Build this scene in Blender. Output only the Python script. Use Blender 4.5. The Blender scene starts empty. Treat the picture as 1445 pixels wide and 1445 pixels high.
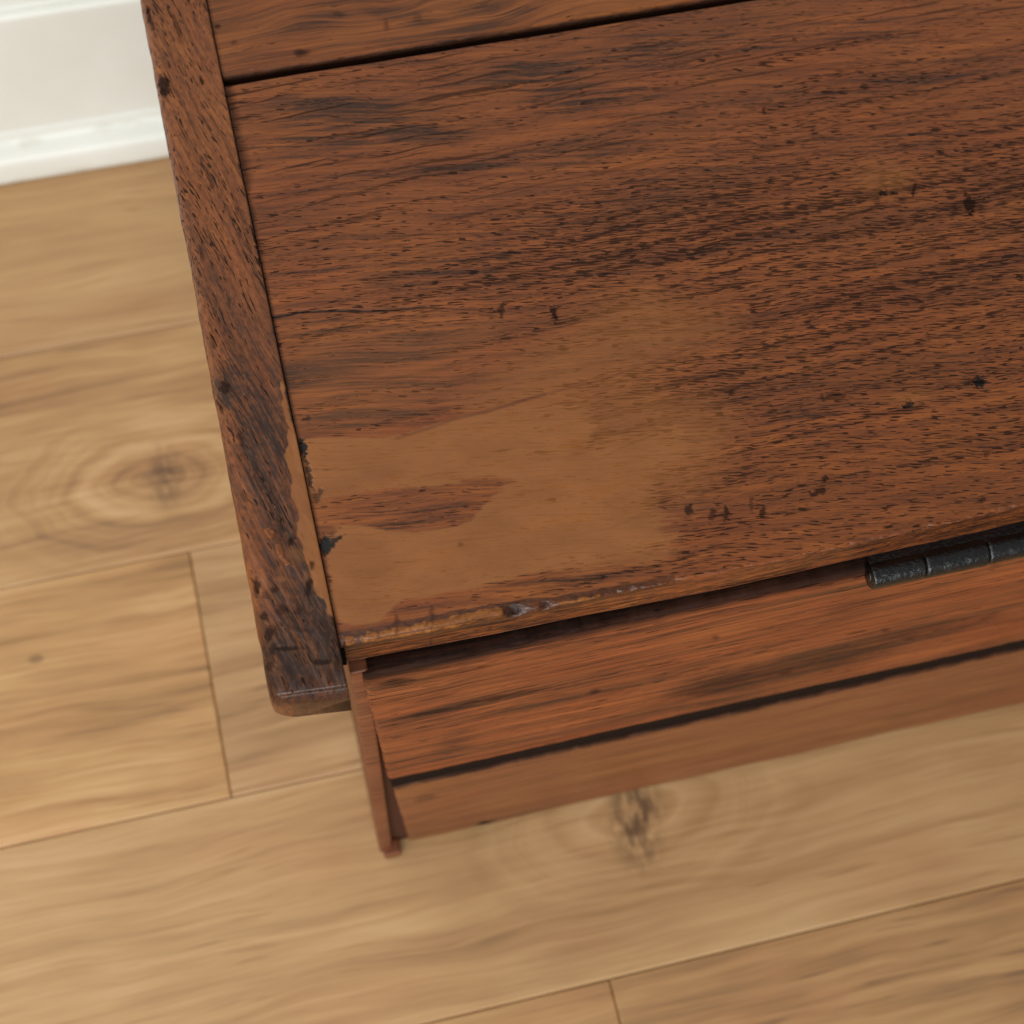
import bpy, bmesh, math, random
import numpy as np
from mathutils import Matrix, Vector
random.seed(7)
SC = bpy.context.scene
COL = SC.collection

# ---------------------------------------------------------------- camera
CAM_H = 1.25
FPX = 2284.17                      # focal length in photo pixels (photo is 1445 px square)
R = np.array([[0.97185351, -0.23191778, 0.04141138],
              [-0.19555641, -0.89218151, -0.40714844],
              [0.13137143, 0.38759038, -0.91242273]])
cam = bpy.data.cameras.new('camera')
camo = bpy.data.objects.new('camera', cam)
COL.objects.link(camo)
cam.sensor_width = 36.0
cam.lens = FPX / 1445 * 36.0
M = Matrix.Identity(4)
for i in range(3):
    M[i][0], M[i][1], M[i][2] = R[0, i], -R[1, i], -R[2, i]
M[2][3] = CAM_H
camo.matrix_world = M
cam.clip_start, cam.clip_end = 0.02, 60
cam.dof.use_dof = True
cam.dof.focus_distance = 0.885
cam.dof.aperture_fstop = 6.6
SC.camera = camo

# ---------------------------------------------------------------- light
world = bpy.data.worlds.new("World")
SC.world = world
world.use_nodes = True
bg = world.node_tree.nodes['Background']
bg.inputs[0].default_value = (0.96, 0.98, 0.98, 1)
bg.inputs[1].default_value = 0.28


def area(name, loc, target, sx, sy, power, colr):
    l = bpy.data.lights.new(name, 'AREA')
    l.shape = 'RECTANGLE'
    l.size, l.size_y, l.energy, l.color = sx, sy, power, colr
    o = bpy.data.objects.new(name, l)
    COL.objects.link(o)
    o.location = loc
    o.rotation_euler = (Vector(target) - Vector(loc)).to_track_quat('-Z', 'Y').to_euler()
    return o


area('window_light', (-0.85, -2.3, 1.40), (-0.1, 0.4, 0.3), 2.8, 1.4, 90, (0.96, 0.985, 0.985))
area('ceiling_bounce', (-1.1, 0.3, 2.5), (0.0, 0.4, 0.0), 2.6, 2.6, 30, (1.0, 0.985, 0.94))

SC.view_settings.view_transform = 'Standard'
SC.view_settings.look = 'None'
SC.view_settings.exposure = 0.0
SC.view_settings.gamma = 1.0

# ---------------------------------------------------------------- measuring: photo points -> points on real planes
CC = np.array([0, 0, CAM_H])


def on_plane(q, axis, val):
    q = np.asarray(q, float).reshape(-1, 2)
    d = np.stack([(q[:, 0] - 722.5) / FPX, (q[:, 1] - 722.5) / FPX, np.ones(len(q))], 1) @ R
    t = (val - CC[axis]) / d[:, axis]
    return CC + d * t[:, None]


ZL = 0.475          # top of lid
ZB = 0.4465         # underside of lid
YB = 0.275          # face of the back board


def top2(q): return on_plane(q, 2, ZL)[:, :2]


def y_back(z):      # the back leans a little: its foot stands further in than its top
    return YB - .0062 * np.clip(z, 0, .45) / .44


def on_back(q, off=0.0):
    q = np.asarray(q, float).reshape(-1, 2)
    out = on_plane(q, 1, YB)
    for _ in range(6):
        out = np.concatenate([on_plane(q[i:i + 1], 1, float(y_back(out[i, 2])) + off) for i in range(len(q))])
    return out


def back2(q): return on_back(q)[:, [0, 2]]


def floor2(q): return on_plane(q, 2, 0.0)[:, :2]


# ---------------------------------------------------------------- numpy helpers: noise, outlines, marks
def _hash(ix, iy, seed):
    h = (ix * 374761393 + iy * 668265263 + seed * 974634777) & 0xffffffff
    h = ((h ^ (h >> 13)) * 1274126177) & 0xffffffff
    return ((h ^ (h >> 16)) & 0xffff) / 65535.0


def vnoise(x, y, seed=0):
    x = np.asarray(x, float)
    y = np.asarray(y, float)
    ix, iy = np.floor(x).astype(np.int64), np.floor(y).astype(np.int64)
    fx, fy = x - ix, y - iy
    fx, fy = fx * fx * (3 - 2 * fx), fy * fy * (3 - 2 * fy)
    a, b = _hash(ix, iy, seed), _hash(ix + 1, iy, seed)
    c, d = _hash(ix, iy + 1, seed), _hash(ix + 1, iy + 1, seed)
    return (a * (1 - fx) + b * fx) * (1 - fy) + (c * (1 - fx) + d * fx) * fy - 0.5


def fbm(x, y, seed=0, octv=3):
    s, a = 0, 1.0
    for k in range(octv):
        s = s + a * vnoise(x * 2 ** k, y * 2 ** k, seed + k)
        a *= 0.5
    return s


def seg_dist(P, a, b):
    ab = b - a
    t = np.clip(((P - a) @ ab) / max(ab @ ab, 1e-12), 0, 1)
    return np.linalg.norm(P - (a + t[:, None] * ab), axis=1), t


def poly_sd(P, poly):
    """signed distance, positive inside"""
    d = np.full(len(P), 1e9)
    ins = np.zeros(len(P), bool)
    n = len(poly)
    for i in range(n):
        a, b = poly[i], poly[(i + 1) % n]
        d = np.minimum(d, seg_dist(P, a, b)[0])
        c = (a[1] > P[:, 1]) != (b[1] > P[:, 1])
        den = b[1] - a[1]
        if abs(den) < 1e-12:
            continue
        xi = (b[0] - a[0]) * (P[:, 1] - a[1]) / den + a[0]
        ins ^= c & (P[:, 0] < xi)
    return np.where(ins, d, -d)


def smooth(poly, n=3):
    for _ in range(n):
        nxt = np.roll(poly, -1, 0)
        poly = np.stack([.75 * poly + .25 * nxt, .25 * poly + .75 * nxt], 1).reshape(-1, 2)
    return poly


def line_mark(P, pts, w, fade=(1, 1)):
    """0..1 mark along a polyline of half width w; fade = strength at start and end"""
    out = np.zeros(len(P))
    n = len(pts) - 1
    for i in range(n):
        d, t = seg_dist(P, pts[i], pts[i + 1])
        s = (i + t) / n
        k = fade[0] * (1 - s) + fade[1] * s
        out = np.maximum(out, k * np.clip(1.25 - d / w, 0, 1))
    return out


def blot(P, conv, spots, seed=0, freq=(60, 400), amp=.8, sharp=1.05):
    """soft irregular blotches; spots are (px, py, rx, ry, tilt, strength) with radii in photo pixels"""
    out = np.zeros(len(P))
    nz = fbm(P[:, 0] * freq[0], P[:, 1] * freq[1], seed)
    for (px, py, rx, ry, tl, st) in spots:
        c = conv([(px, py)])[0]
        ca, sa = math.cos(tl), math.sin(tl)
        ex = conv([(px + rx * ca, py + rx * sa)])[0] - c
        ey = conv([(px - ry * sa, py + ry * ca)])[0] - c
        A = np.linalg.inv(np.stack([ex, ey], 1))
        near = (np.abs(P - c) < 2.2 * (np.abs(ex) + np.abs(ey))).all(1)
        q = (P[near] - c) @ A.T
        r = np.hypot(q[:, 0], q[:, 1]) + nz[near] * amp
        v = st * np.clip(.55 + (1 - r) * sharp, 0, 1)
        out[near] = np.maximum(out[near], v)
    return out


# ---------------------------------------------------------------- mesh helpers
def link(name, me, mat, parent=None, smooth=True):
    o = bpy.data.objects.new(name, me)
    COL.objects.link(o)
    if mat:
        me.materials.append(mat)
    if parent:
        o.parent = parent
    if smooth:
        me.shade_smooth()
    return o


def grid_mesh(name, V, close_v=False, attrs=None):
    """V: (rows, cols, 3) array -> quad grid"""
    r, c, _ = V.shape
    me = bpy.data.meshes.new(name)
    idx = np.arange(r * c).reshape(r, c)
    if close_v:
        idx = np.vstack([idx, idx[:1]])
    F = np.stack([idx[:-1, :-1], idx[:-1, 1:], idx[1:, 1:], idx[1:, :-1]], -1).reshape(-1, 4)
    me.vertices.add(r * c)
    me.vertices.foreach_set('co', V.reshape(-1).astype(np.float32))
    me.loops.add(F.size)
    me.loops.foreach_set('vertex_index', F.reshape(-1).astype(np.int32))
    me.polygons.add(len(F))
    me.polygons.foreach_set('loop_start', np.arange(0, F.size, 4, dtype=np.int32))
    me.update(calc_edges=True)
    for k, a in (attrs or {}).items():
        at = me.attributes.new(k, 'FLOAT', 'POINT')
        at.data.foreach_set('value', np.asarray(a, np.float32).reshape(-1))
    return me


def add_caps(me, V):
    """close the two open ends (first / last column) of a tube-like grid"""
    r, c, _ = V.shape
    bm = bmesh.new()
    bm.from_mesh(me)
    bm.verts.ensure_lookup_table()
    for col, rev in ((0, False), (c - 1, True)):
        vs = [bm.verts[i * c + col] for i in range(r)]
        if rev:
            vs = vs[::-1]
        try:
            bm.faces.new(vs)
        except ValueError:
            pass
    bmesh.ops.recalc_face_normals(bm, faces=bm.faces)
    bm.to_mesh(me)
    bm.free()


def box_bm(bm, x0, x1, y0, y1, z0, z1, bev=0.0, seg=2):
    r = bmesh.ops.create_cube(bm, size=1.0)
    for v in r['verts']:
        v.co = Vector((x0 + (v.co.x + .5) * (x1 - x0), y0 + (v.co.y + .5) * (y1 - y0), z0 + (v.co.z + .5) * (z1 - z0)))
    if bev:
        es = list({e for v in r['verts'] for e in v.link_edges})
        bmesh.ops.bevel(bm, geom=es, offset=bev, segments=seg, affect='EDGES', profile=.5)


def bm_obj(name, bm, mat, parent=None, smooth=False):
    me = bpy.data.meshes.new(name)
    bmesh.ops.recalc_face_normals(bm, faces=bm.faces)
    bm.to_mesh(me)
    bm.free()
    return link(name, me, mat, parent, smooth)


def box(name, b, mat, parent=None, bev=0.0, seg=2):
    bm = bmesh.new()
    box_bm(bm, *b, bev=bev, seg=seg)
    return bm_obj(name, bm, mat, parent)


# ---------------------------------------------------------------- node helpers
def lin(c):
    return tuple(((v / 255.0) / 12.92 if v / 255.0 < .04045 else ((v / 255.0 + .055) / 1.055) ** 2.4) for v in c) + (1.0,)


class G:
    def __init__(s, name):
        s.mat = bpy.data.materials.new(name)
        s.mat.use_nodes = True
        s.nt = s.mat.node_tree
        s.b = s.nt.nodes['Principled BSDF']

    def put(s, sock, v):
        if isinstance(v, bpy.types.NodeSocket):
            s.nt.links.new(v, sock)
        elif v is not None:
            try:
                sock.default_value = v
            except Exception:
                sock.default_value = (v, v, v)

    def n(s, t, ins=None, **props):
        nd = s.nt.nodes.new(t)
        for k, v in props.items():
            setattr(nd, k, v)
        for k, v in (ins or {}).items():
            s.put(nd.inputs[k], v)
        return nd

    def m(s, op, a, b=0.0, c=None, clamp=False):
        nd = s.nt.nodes.new('ShaderNodeMath')
        nd.operation, nd.use_clamp = op, clamp
        s.put(nd.inputs[0], a)
        s.put(nd.inputs[1], b)
        if c is not None:
            s.put(nd.inputs[2], c)
        return nd.outputs[0]

    def add(s, a, b): return s.m('ADD', a, b)
    def sub(s, a, b): return s.m('SUBTRACT', a, b)
    def mul(s, a, b): return s.m('MULTIPLY', a, b)
    def mx(s, a, b): return s.m('MAXIMUM', a, b)

    def ss(s, x, lo, hi):
        nd = s.n('ShaderNodeMapRange', {0: x, 1: lo, 2: hi, 3: 0.0, 4: 1.0}, interpolation_type='SMOOTHSTEP')
        return nd.outputs[0]

    def lr(s, x, lo, hi, a=0.0, b=1.0):
        return s.n('ShaderNodeMapRange', {0: x, 1: lo, 2: hi, 3: a, 4: b}).outputs[0]

    def xyz(s, x, y, z=0.0):
        return s.n('ShaderNodeCombineXYZ', {0: x, 1: y, 2: z}).outputs[0]

    def sep(s, v):
        nd = s.n('ShaderNodeSeparateXYZ', {0: v})
        return nd.outputs[0], nd.outputs[1], nd.outputs[2]

    def noise(s, vec, scale=1.0, detail=3.0, rough=.5, dist=0.0):
        return s.n('ShaderNodeTexNoise', {'Vector': vec, 'Scale': scale, 'Detail': detail, 'Roughness': rough, 'Distortion': dist}).outputs[0]

    def voro(s, vec, scale=1.0, rnd=1.0):
        nd = s.n('ShaderNodeTexVoronoi', {'Vector': vec, 'Scale': scale, 'Randomness': rnd})
        return nd.outputs['Distance'], nd.outputs['Color']

    def mix(s, f, a, b, mode='MIX'):
        nd = s.nt.nodes.new('ShaderNodeMix')
        nd.data_type, nd.blend_type = 'RGBA', mode
        s.put(nd.inputs[0], f)
        s.put(nd.inputs[6], a)
        s.put(nd.inputs[7], b)
        return nd.outputs[2]

    def ramp(s, f, stops):
        nd = s.nt.nodes.new('ShaderNodeValToRGB')
        e = nd.color_ramp.elements
        while len(e) < len(stops):
            e.new(.5)
        for el, (p, c) in zip(e, stops):
            el.position, el.color = p, c
        s.put(nd.inputs[0], f)
        return nd.outputs[0]

    def attr(s, name, typ='GEOMETRY'):
        return s.n('ShaderNodeAttribute', attribute_name=name, attribute_type=typ)

    def val(s, name): return s.attr(name).outputs['Fac']

    def bump(s, h, dist, strength=1.0, normal=None):
        nd = s.n('ShaderNodeBump', {'Strength': strength, 'Distance': dist, 'Height': h})
        if normal is not None:
            s.put(nd.inputs['Normal'], normal)
        return nd.outputs[0]

    def out(s, color, rough, normal=None, spec=.5, coat=None, coat_rough=.2):
        s.put(s.b.inputs['Base Color'], color)
        s.put(s.b.inputs['Roughness'], rough)
        s.put(s.b.inputs['Specular IOR Level'], spec)
        if normal is not None:
            s.put(s.b.inputs['Normal'], normal)
        if coat is not None:
            s.put(s.b.inputs['Coat Weight'], coat)
            s.put(s.b.inputs['Coat Roughness'], coat_rough)
        return s.mat


# ---------------------------------------------------------------- materials
def old_oak(name, fibre=-9.0, ring=-3.0, axis='x', pal=None, pore=(.0074, .00086), pore_amt=.5, seed=0.0, dark_rng=(.75, .12), mottle=0.0, gain=1.0, wander=.012, filler=False,
            streak=1.0, rough=.38, pore_col=(29, 20, 17), line_w=1.0, orient=None, veil=None):
    """dark stained oak: long fibres, growth-ring streaks and short dark pores; all in the board's own metres"""
    g = G(name)
    pal = pal or ((50, 28, 18), (111, 60, 28), (150, 84, 36))
    co = g.n('ShaderNodeTexCoord').outputs['Object']
    x, y, z = g.sep(co)
    if axis == 'y':
        x, y = y, g.mul(x, -1.0)
    elif axis == 'xz':
        y, z = z, y
    if seed:
        x = g.add(x, seed)
        z = g.add(z, seed * .37)
    # slow wander of the fibres
    w1 = g.sub(g.noise(g.xyz(g.mul(x, 9.0), g.mul(y, 16.0), g.mul(z, 10.0)), 1.0, 2), .5)
    w2 = g.sub(g.noise(g.xyz(g.mul(x, 40.0), g.mul(y, 90.0), g.mul(z, 60.0)), 1.0, 2), .5)
    wy = g.add(g.add(y, g.mul(w1, wander)), g.mul(w2, .0016))

    def rotd(deg):
        a = math.radians(deg)
        u = g.add(g.mul(x, math.cos(a)), g.mul(wy, math.sin(a)))
        v = g.sub(g.mul(wy, math.cos(a)), g.mul(x, math.sin(a)))
        return u, v
    fu, fv = rotd(fibre)
    ru, rv = rotd(ring)
    zz = z
    # growth rings, two widths
    ring1 = g.noise(g.xyz(g.mul(ru, 5.0), g.mul(rv, 150.0 * line_w), g.mul(zz, 150.0)), 1.0, 3, .55)
    ring2 = g.noise(g.xyz(g.mul(ru, 3.0), g.mul(rv, 38.0), g.mul(zz, 50.0)), 1.0, 3, .5)
    fine = g.noise(g.xyz(g.mul(fu, 24.0), g.mul(fv, 1300.0), g.mul(zz, 900.0)), 1.0, 3, .6)
    fib = g.noise(g.xyz(g.mul(fu, 11.0), g.mul(fv, 330.0), g.mul(zz, 300.0)), 1.0, 3, .6)
    tone = g.add(g.add(g.mul(g.sub(ring1, .5), .85 * streak), g.mul(g.sub(ring2, .5), .75 * streak)),
                 g.add(g.mul(g.sub(fine, .5), .95 * gain), g.mul(g.sub(fib, .5), 1.25 * gain)))
    fl = g.noise(g.xyz(g.mul(fu, 15.0), g.mul(fv, 720.0), g.mul(zz, 720.0)), 1.0, 2, .55)
    dark = g.val('dark')
    tone = g.add(tone, g.mul(g.sub(fl, .5), .7 * gain))
    tone = g.sub(g.add(tone, .53), g.mul(dark, g.lr(g.add(g.mul(fl, .6), g.mul(fib, .4)), .38, .60, *dark_rng)))
    if mottle:
        mt = g.noise(g.xyz(g.mul(fu, 210.0), g.mul(fv, 420.0), g.mul(z, 420.0)), 1.0, 3, .6)
        tone = g.add(tone, g.mul(g.sub(mt, .5), mottle))
    c = g.ramp(tone, [(.08, lin(pal[0])), (.5, lin(pal[1])), (.92, lin(pal[2]))])
    # reddish / yellowish drift of the stain
    drift = g.noise(g.xyz(g.mul(x, 14.0), g.mul(y, 26.0), g.mul(z, 20.0)), 1.0, 3)
    c = g.mix(g.ss(drift, .45, .75), c, g.mix(1.0, c, (1.0, .92, .88, 1), 'MULTIPLY'))
    c = g.mix(g.ss(drift, .52, .25), c, g.mix(1.0, c, (1.05, 1.08, .95, 1), 'MULTIPLY'))
    # long thin dark lines (late wood), then short pores
    la = g.noise(g.xyz(g.mul(ru, 13.0), g.mul(g.add(rv, g.mul(w2, .002)), 420.0), g.mul(zz, 420.0)), 1.0, 2, .5)
    lmask = g.val('lines')
    lines = g.mul(g.ss(la, .575, .68), lmask)
    pu, pv = pore
    ringp = g.noise(g.xyz(g.mul(ru, 5.0), g.mul(rv, 190.0), g.mul(zz, 190.0)), 1.0, 1.5, .5)
    jit = g.sub(g.noise(g.xyz(g.mul(fu, 500.0), g.mul(fv, 1500.0), g.mul(zz, 1500.0)), 1.0, 1), .5)
    p1 = g.noise(g.xyz(g.add(g.mul(fu, 1 / pu), g.mul(jit, .35)), g.add(g.mul(fv, 1 / pv), g.mul(jit, .25)), g.mul(zz, 1 / pv)), 1.0, .4, .5)
    p2 = g.noise(g.xyz(g.add(g.mul(fu, .6 / pu), 31.7), g.mul(fv, 1.9 / pv), g.mul(zz, 1.9 / pv)), 1.0, 2, .5)
    dens = g.add(g.mul(g.sub(g.val('pores'), .5), .20), g.add(g.mul(g.sub(ringp, .5), .46), (pore_amt - .5) * .3))
    pores = g.ss(g.add(p1, dens), .632, .675)
    pores2 = g.ss(g.add(p2, g.mul(dens, .8)), .60, .67)
    halo = g.mul(g.ss(g.add(p1, dens), .50, .58), g.ss(g.add(p1, dens), .66, .59))
    c = g.mix(g.mul(halo, .22), c, lin(pal[2]))
    pores = g.mx(pores, g.mul(pores2, .75))
    pk = g.mx(g.mul(pores, .84), g.mul(lines, .72))
    c = g.mix(pk, c, lin(pore_col))
    height = g.add(g.mul(pk, -1.0), g.mul(fine, .25))
    rgh = g.add(rough, g.add(g.mul(g.sub(drift, .5), .25), g.add(g.mul(pk, .15), g.mul(g.val('grime_shade'), .2))))
    if filler:
        nb = g.sub(g.noise(g.xyz(g.mul(fu, 42.0), g.mul(fv, 420.0), g.mul(z, 300.0)), 1.0, 3, .6), .5)
        fm = g.ss(g.sub(g.add(g.val('filler'), g.mul(nb, 1.1)), g.mul(pk, .16)), .26, .74)
        hz = g.m('MULTIPLY', g.val('haze'), g.add(1.0, g.mul(nb, 1.2)), clamp=True)
        fm = g.mx(fm, hz)
        fm = g.mul(fm, g.sub(1.0, g.mul(pores, g.mul(.35, g.ss(nb, .0, .2)))))
        fcn = g.noise(g.xyz(g.mul(fu, 35.0), g.mul(fv, 60.0), z), 1.0, 3)
        fcol = g.ramp(fcn, [(.25, lin((129, 78, 40))), (.75, lin((146, 91, 47)))])
        speck_d, speck_c = g.voro(g.xyz(g.mul(fu, 300.0), g.mul(fv, 900.0), g.mul(z, 500.0)), 1.0, 1.0)
        sp = g.mul(g.ss(speck_d, .2, .1), g.m('GREATER_THAN', g.sep(speck_c)[0], .86))
        fcol = g.mix(g.mul(sp, .6), fcol, lin((96, 50, 26)))
        sc = g.noise(g.xyz(g.mul(fu, 16.0), g.mul(fv, 900.0), g.mul(z, 500.0)), 1.0, 2)
        fcol = g.mix(g.mul(g.ss(sc, .52, .72), .28), fcol, lin((108, 66, 36)))
        c = g.mix(fm, c, fcol)
        c = g.mix(g.mul(g.val('red'), .8), c, lin((84, 42, 26)))
        rgh = g.add(rgh, g.mul(fm, .10))
        height = g.mul(height, g.sub(1.0, fm))
    if filler:
        on_ = g.noise(g.xyz(g.mul(x, 330.0), g.mul(y, 420.0), g.mul(z, 420.0)), 1.0, 4, .65)
        am = g.ss(g.add(g.val('amber'), g.mul(g.sub(on_, .5), 1.1)), .25, .6)
        c = g.mix(g.mul(am, .9), c, g.ramp(on_, [(.3, lin((38, 20, 12))), (.7, lin((96, 48, 16)))]))
        oc = g.ss(g.add(g.val('ochre'), g.mul(g.sub(on_, .5), 1.0)), .38, .60)
        c = g.mix(oc, c, g.ramp(on_, [(.28, lin((90, 46, 14))), (.5, lin((132, 76, 26))), (.72, lin((152, 94, 36)))]))
        height = g.add(height, g.mul(oc, g.mul(on_, 2.5)))
    dd, dc = g.voro(g.xyz(g.mul(x, 95.0), g.mul(y, 95.0), g.mul(z, 95.0)), 1.0, 1.0)
    dust = g.mul(g.ss(dd, .034, .018), g.m('GREATER_THAN', g.sep(dc)[1], .80))
    c = g.mix(g.mul(dust, .55), c, lin((176, 152, 128)))
    # grime with painted shade, and holes
    c = g.mix(g.m('MULTIPLY', g.val('grime_shade'), .9, clamp=True), c, lin((33, 24, 21)))
    c = g.mix(g.m('MULTIPLY', g.val('hole'), 1.0, clamp=True), c, lin((14, 10, 9)))
    nrm = g.bump(height, .00016, .8)
    und = g.noise(g.xyz(g.mul(x, 70.0), g.mul(y, 130.0), g.mul(z, 110.0)), 1.0, 3)
    nrm = g.bump(und, .0006, .5, nrm)
    sp_ = g.mul(.32, g.sub(1.0, g.m('MULTIPLY', g.add(pk, g.val('grime_shade')), .82, clamp=True)))
    if filler:
        wet = g.m('SUBTRACT', g.val('amber'), g.mul(g.val('ochre'), .75), clamp=True)
        rgh = g.mul(rgh, g.sub(1.0, g.mul(wet, .3)))
        sp_ = g.add(sp_, g.mul(wet, .10))
        rgh = g.add(rgh, g.mul(g.val('ochre'), .14))
    return g.out(c, rgh, nrm, spec=sp_)


def floor_oak():
    g = G('light_oak_laminate')
    co = g.n('ShaderNodeTexCoord').outputs['Object']
    rnd = g.n('ShaderNodeObjectInfo').outputs['Random']
    tn = g.attr('tint', 'OBJECT').outputs['Vector']
    t_l, t_w, t_s = g.sep(tn)
    x, y, z = g.sep(co)
    kn = g.attr('knot', 'OBJECT').outputs['Vector']
    kx, ky, ks = g.sep(kn)
    off = g.mul(rnd, 37.0)
    # rings bulge round the knot
    dx, dy = g.sub(x, kx), g.sub(y, ky)
    wob = g.sub(g.noise(g.xyz(g.mul(x, 5.0), g.mul(y, 15.0), off), 1.0, 2), .5)
    r = g.m('SQRT', g.add(g.m('POWER', g.mul(dx, .50), 2.0), g.m('POWER', dy, 2.0)))
    wob2 = g.sub(g.noise(g.xyz(g.mul(x, 22.0), g.mul(y, 40.0), off), 1.0, 2), .5)
    near = g.mul(g.ss(g.add(r, g.mul(wob2, .04)), .095, .03), ks)
    nx, ny = g.add(x, off), g.add(g.add(y, g.mul(wob, .028)), g.mul(rnd, 5.0))
    straight = g.noise(g.xyz(g.mul(nx, 4.2), g.mul(ny, 62.0), off), 1.0, 3, .55)
    circ = g.noise(g.xyz(g.mul(g.add(r, g.add(g.mul(wob, .03), g.mul(wob2, .012))), 80.0), off, 0.0), 1.0, 3, .6)
    band = g.add(g.mul(straight, g.sub(1.0, near)), g.mul(g.add(.53, g.mul(g.sub(circ, .5), 1.7)), near))
    broad = g.noise(g.xyz(g.mul(nx, 3.0), g.mul(ny, 14.0), off), 1.0, 3)
    fine = g.noise(g.xyz(g.mul(nx, 9.0), g.mul(ny, 330.0), off), 1.0, 3, .65)
    mid = g.noise(g.xyz(g.mul(nx, 5.5), g.mul(ny, 165.0), off), 1.0, 2, .55)
    blur = g.noise(g.xyz(g.mul(nx, 12.0), g.mul(ny, 24.0), off), 1.0, 3)
    tone = g.add(g.add(g.mul(g.sub(band, .5), .95), g.mul(g.sub(broad, .5), .8)),
                 g.add(g.mul(g.sub(fine, .5), .6), g.mul(g.sub(blur, .5), .5)))
    tone = g.mul(g.add(tone, g.mul(g.sub(mid, .5), .55)), g.mul(t_s, .80))
    fk = g.noise(g.xyz(g.mul(nx, 13.0), g.mul(ny, 260.0), off), 1.0, 2, .5)
    tone = g.sub(tone, g.mul(g.mul(g.ss(fk, .58, .70), g.ss(blur, .42, .6)), .24))
    tone = g.add(tone, g.add(.5, t_l))
    c = g.ramp(tone, [(.08, lin((134, 103, 74))), (.36, lin((171, 131, 88))), (.62, lin((192, 152, 105))), (.92, lin((209, 172, 127)))])
    # pinkish / grey drift
    hue = g.noise(g.xyz(g.mul(nx, 6.0), g.mul(ny, 16.0), g.add(off, 9.0)), 1.0, 2)
    c = g.mix(g.ss(hue, .48, .72), c, g.mix(1.0, c, (1.0, .95, .95, 1), 'MULTIPLY'))
    c = g.mix(g.m('MULTIPLY', t_w, 1.0, clamp=True), c, g.mix(1.0, c, (1.02, .955, .82, 1), 'MULTIPLY'))
    c = g.mix(g.m('MULTIPLY', t_w, -1.0, clamp=True), c, g.mix(1.0, c, (.95, .97, 1.03, 1), 'MULTIPLY'))
    # knot core
    kd = g.m('SQRT', g.add(g.m('POWER', g.mul(g.add(dx, g.mul(wob, .012)), 1.15), 2.0), g.m('POWER', g.mul(g.add(dy, g.mul(dx, -.3)), .62), 2.0)))
    core = g.noise(g.xyz(g.mul(x, 120.0), g.mul(y, 55.0), off), 1.0, 4, .6)
    km = g.mul(g.mul(g.ss(g.mul(kd, ks), .026, .005), g.ss(core, .32, .62)), g.m('GREATER_THAN', ks, .1))
    c = g.mix(g.mul(km, g.sub(1.55, g.mul(ks, .95))), c, lin((84, 60, 45)))
    # pin knots
    pd, pc = g.voro(g.xyz(g.mul(nx, 6.5), g.mul(ny, 9.0), off), 1.0, 1.0)
    pin = g.mul(g.ss(pd, .055, .02), g.m('GREATER_THAN', g.sep(pc)[0], .55))
    c = g.mix(g.mul(pin, .6), c, lin((112, 86, 58)))
    nrm = g.bump(g.add(fine, band), .0002, .35)
    return g.out(c, g.lr(band, .3, .7, .42, .52), nrm, spec=.4)


def groove_mat():
    g = G('groove_core')
    return g.out(lin((62, 48, 34)), .8)  # even dark brown of the base seen between planks


def white_paint():
    g = G('white_satin_paint')
    co = g.n('ShaderNodeTexCoord').outputs['Object']
    x, y, z = g.sep(co)
    n1 = g.noise(co, 14.0, 4)
    n2 = g.noise(g.xyz(g.mul(x, 22.0), g.mul(y, 22.0), g.mul(z, 90.0)), 1.0, 4, .6)
    c = g.ramp(n1, [(.3, lin((229, 230, 221))), (.7, lin((236, 237, 230)))])
    # scuffs where dust sits in the step above the beading and along the floor
    lo = g.mul(g.ss(n2, .54, .70), g.mul(g.ss(z, .046, .038), g.ss(z, .031, .036)))
    c = g.mix(g.mul(lo, .38), c, lin((176, 170, 150)))
    ft = g.mul(g.ss(n2, .45, .65), g.ss(z, .012, .001))
    c = g.mix(g.mul(ft, .5), c, lin((186, 172, 140)))
    nrm = g.bump(g.noise(co, 60.0, 3), .0006, .3)
    return g.out(c, .35, nrm)


def wall_paint():
    g = G('off_white_emulsion')
    co = g.n('ShaderNodeTexCoord').outputs['Object']
    n1 = g.noise(co, 8.0, 4)
    return g.out(g.ramp(n1, [(.3, lin((222, 220, 213))), (.7, lin((230, 229, 224)))]), .7, g.bump(g.noise(co, 140.0, 3), .0005, .4))


def black_iron():
    g = G('black_painted_iron')
    co = g.n('ShaderNodeTexCoord').outputs['Object']
    n1 = g.noise(co, 420.0, 4, .6)
    n2 = g.noise(co, 1300.0, 3, .6)
    n3 = g.noise(co, 120.0, 3)
    c = g.ramp(n1, [(.3, lin((8, 8, 9))), (.65, lin((15, 14, 14))), (.82, lin((40, 32, 27)))])
    nrm = g.bump(n1, .0012, .55)
    return g.out(c, g.lr(n3, .3, .7, .16, .28), nrm, spec=.6)


def wet_filler(name, c0, c1, rough=.22, bmp=.8, coat=.2):
    g = G(name)
    co = g.n('ShaderNodeTexCoord').outputs['Object']
    n1 = g.noise(co, 330.0, 4, .65)
    n2 = g.noise(co, 900.0, 3, .6)
    c = g.ramp(n1, [(.32, lin(c0)), (.66, lin(c1))])
    nrm = g.bump(g.add(n1, g.mul(n2, .5)), .0008, bmp)
    return g.out(c, rough, nrm, spec=.38, coat=coat, coat_rough=.12)


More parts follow.
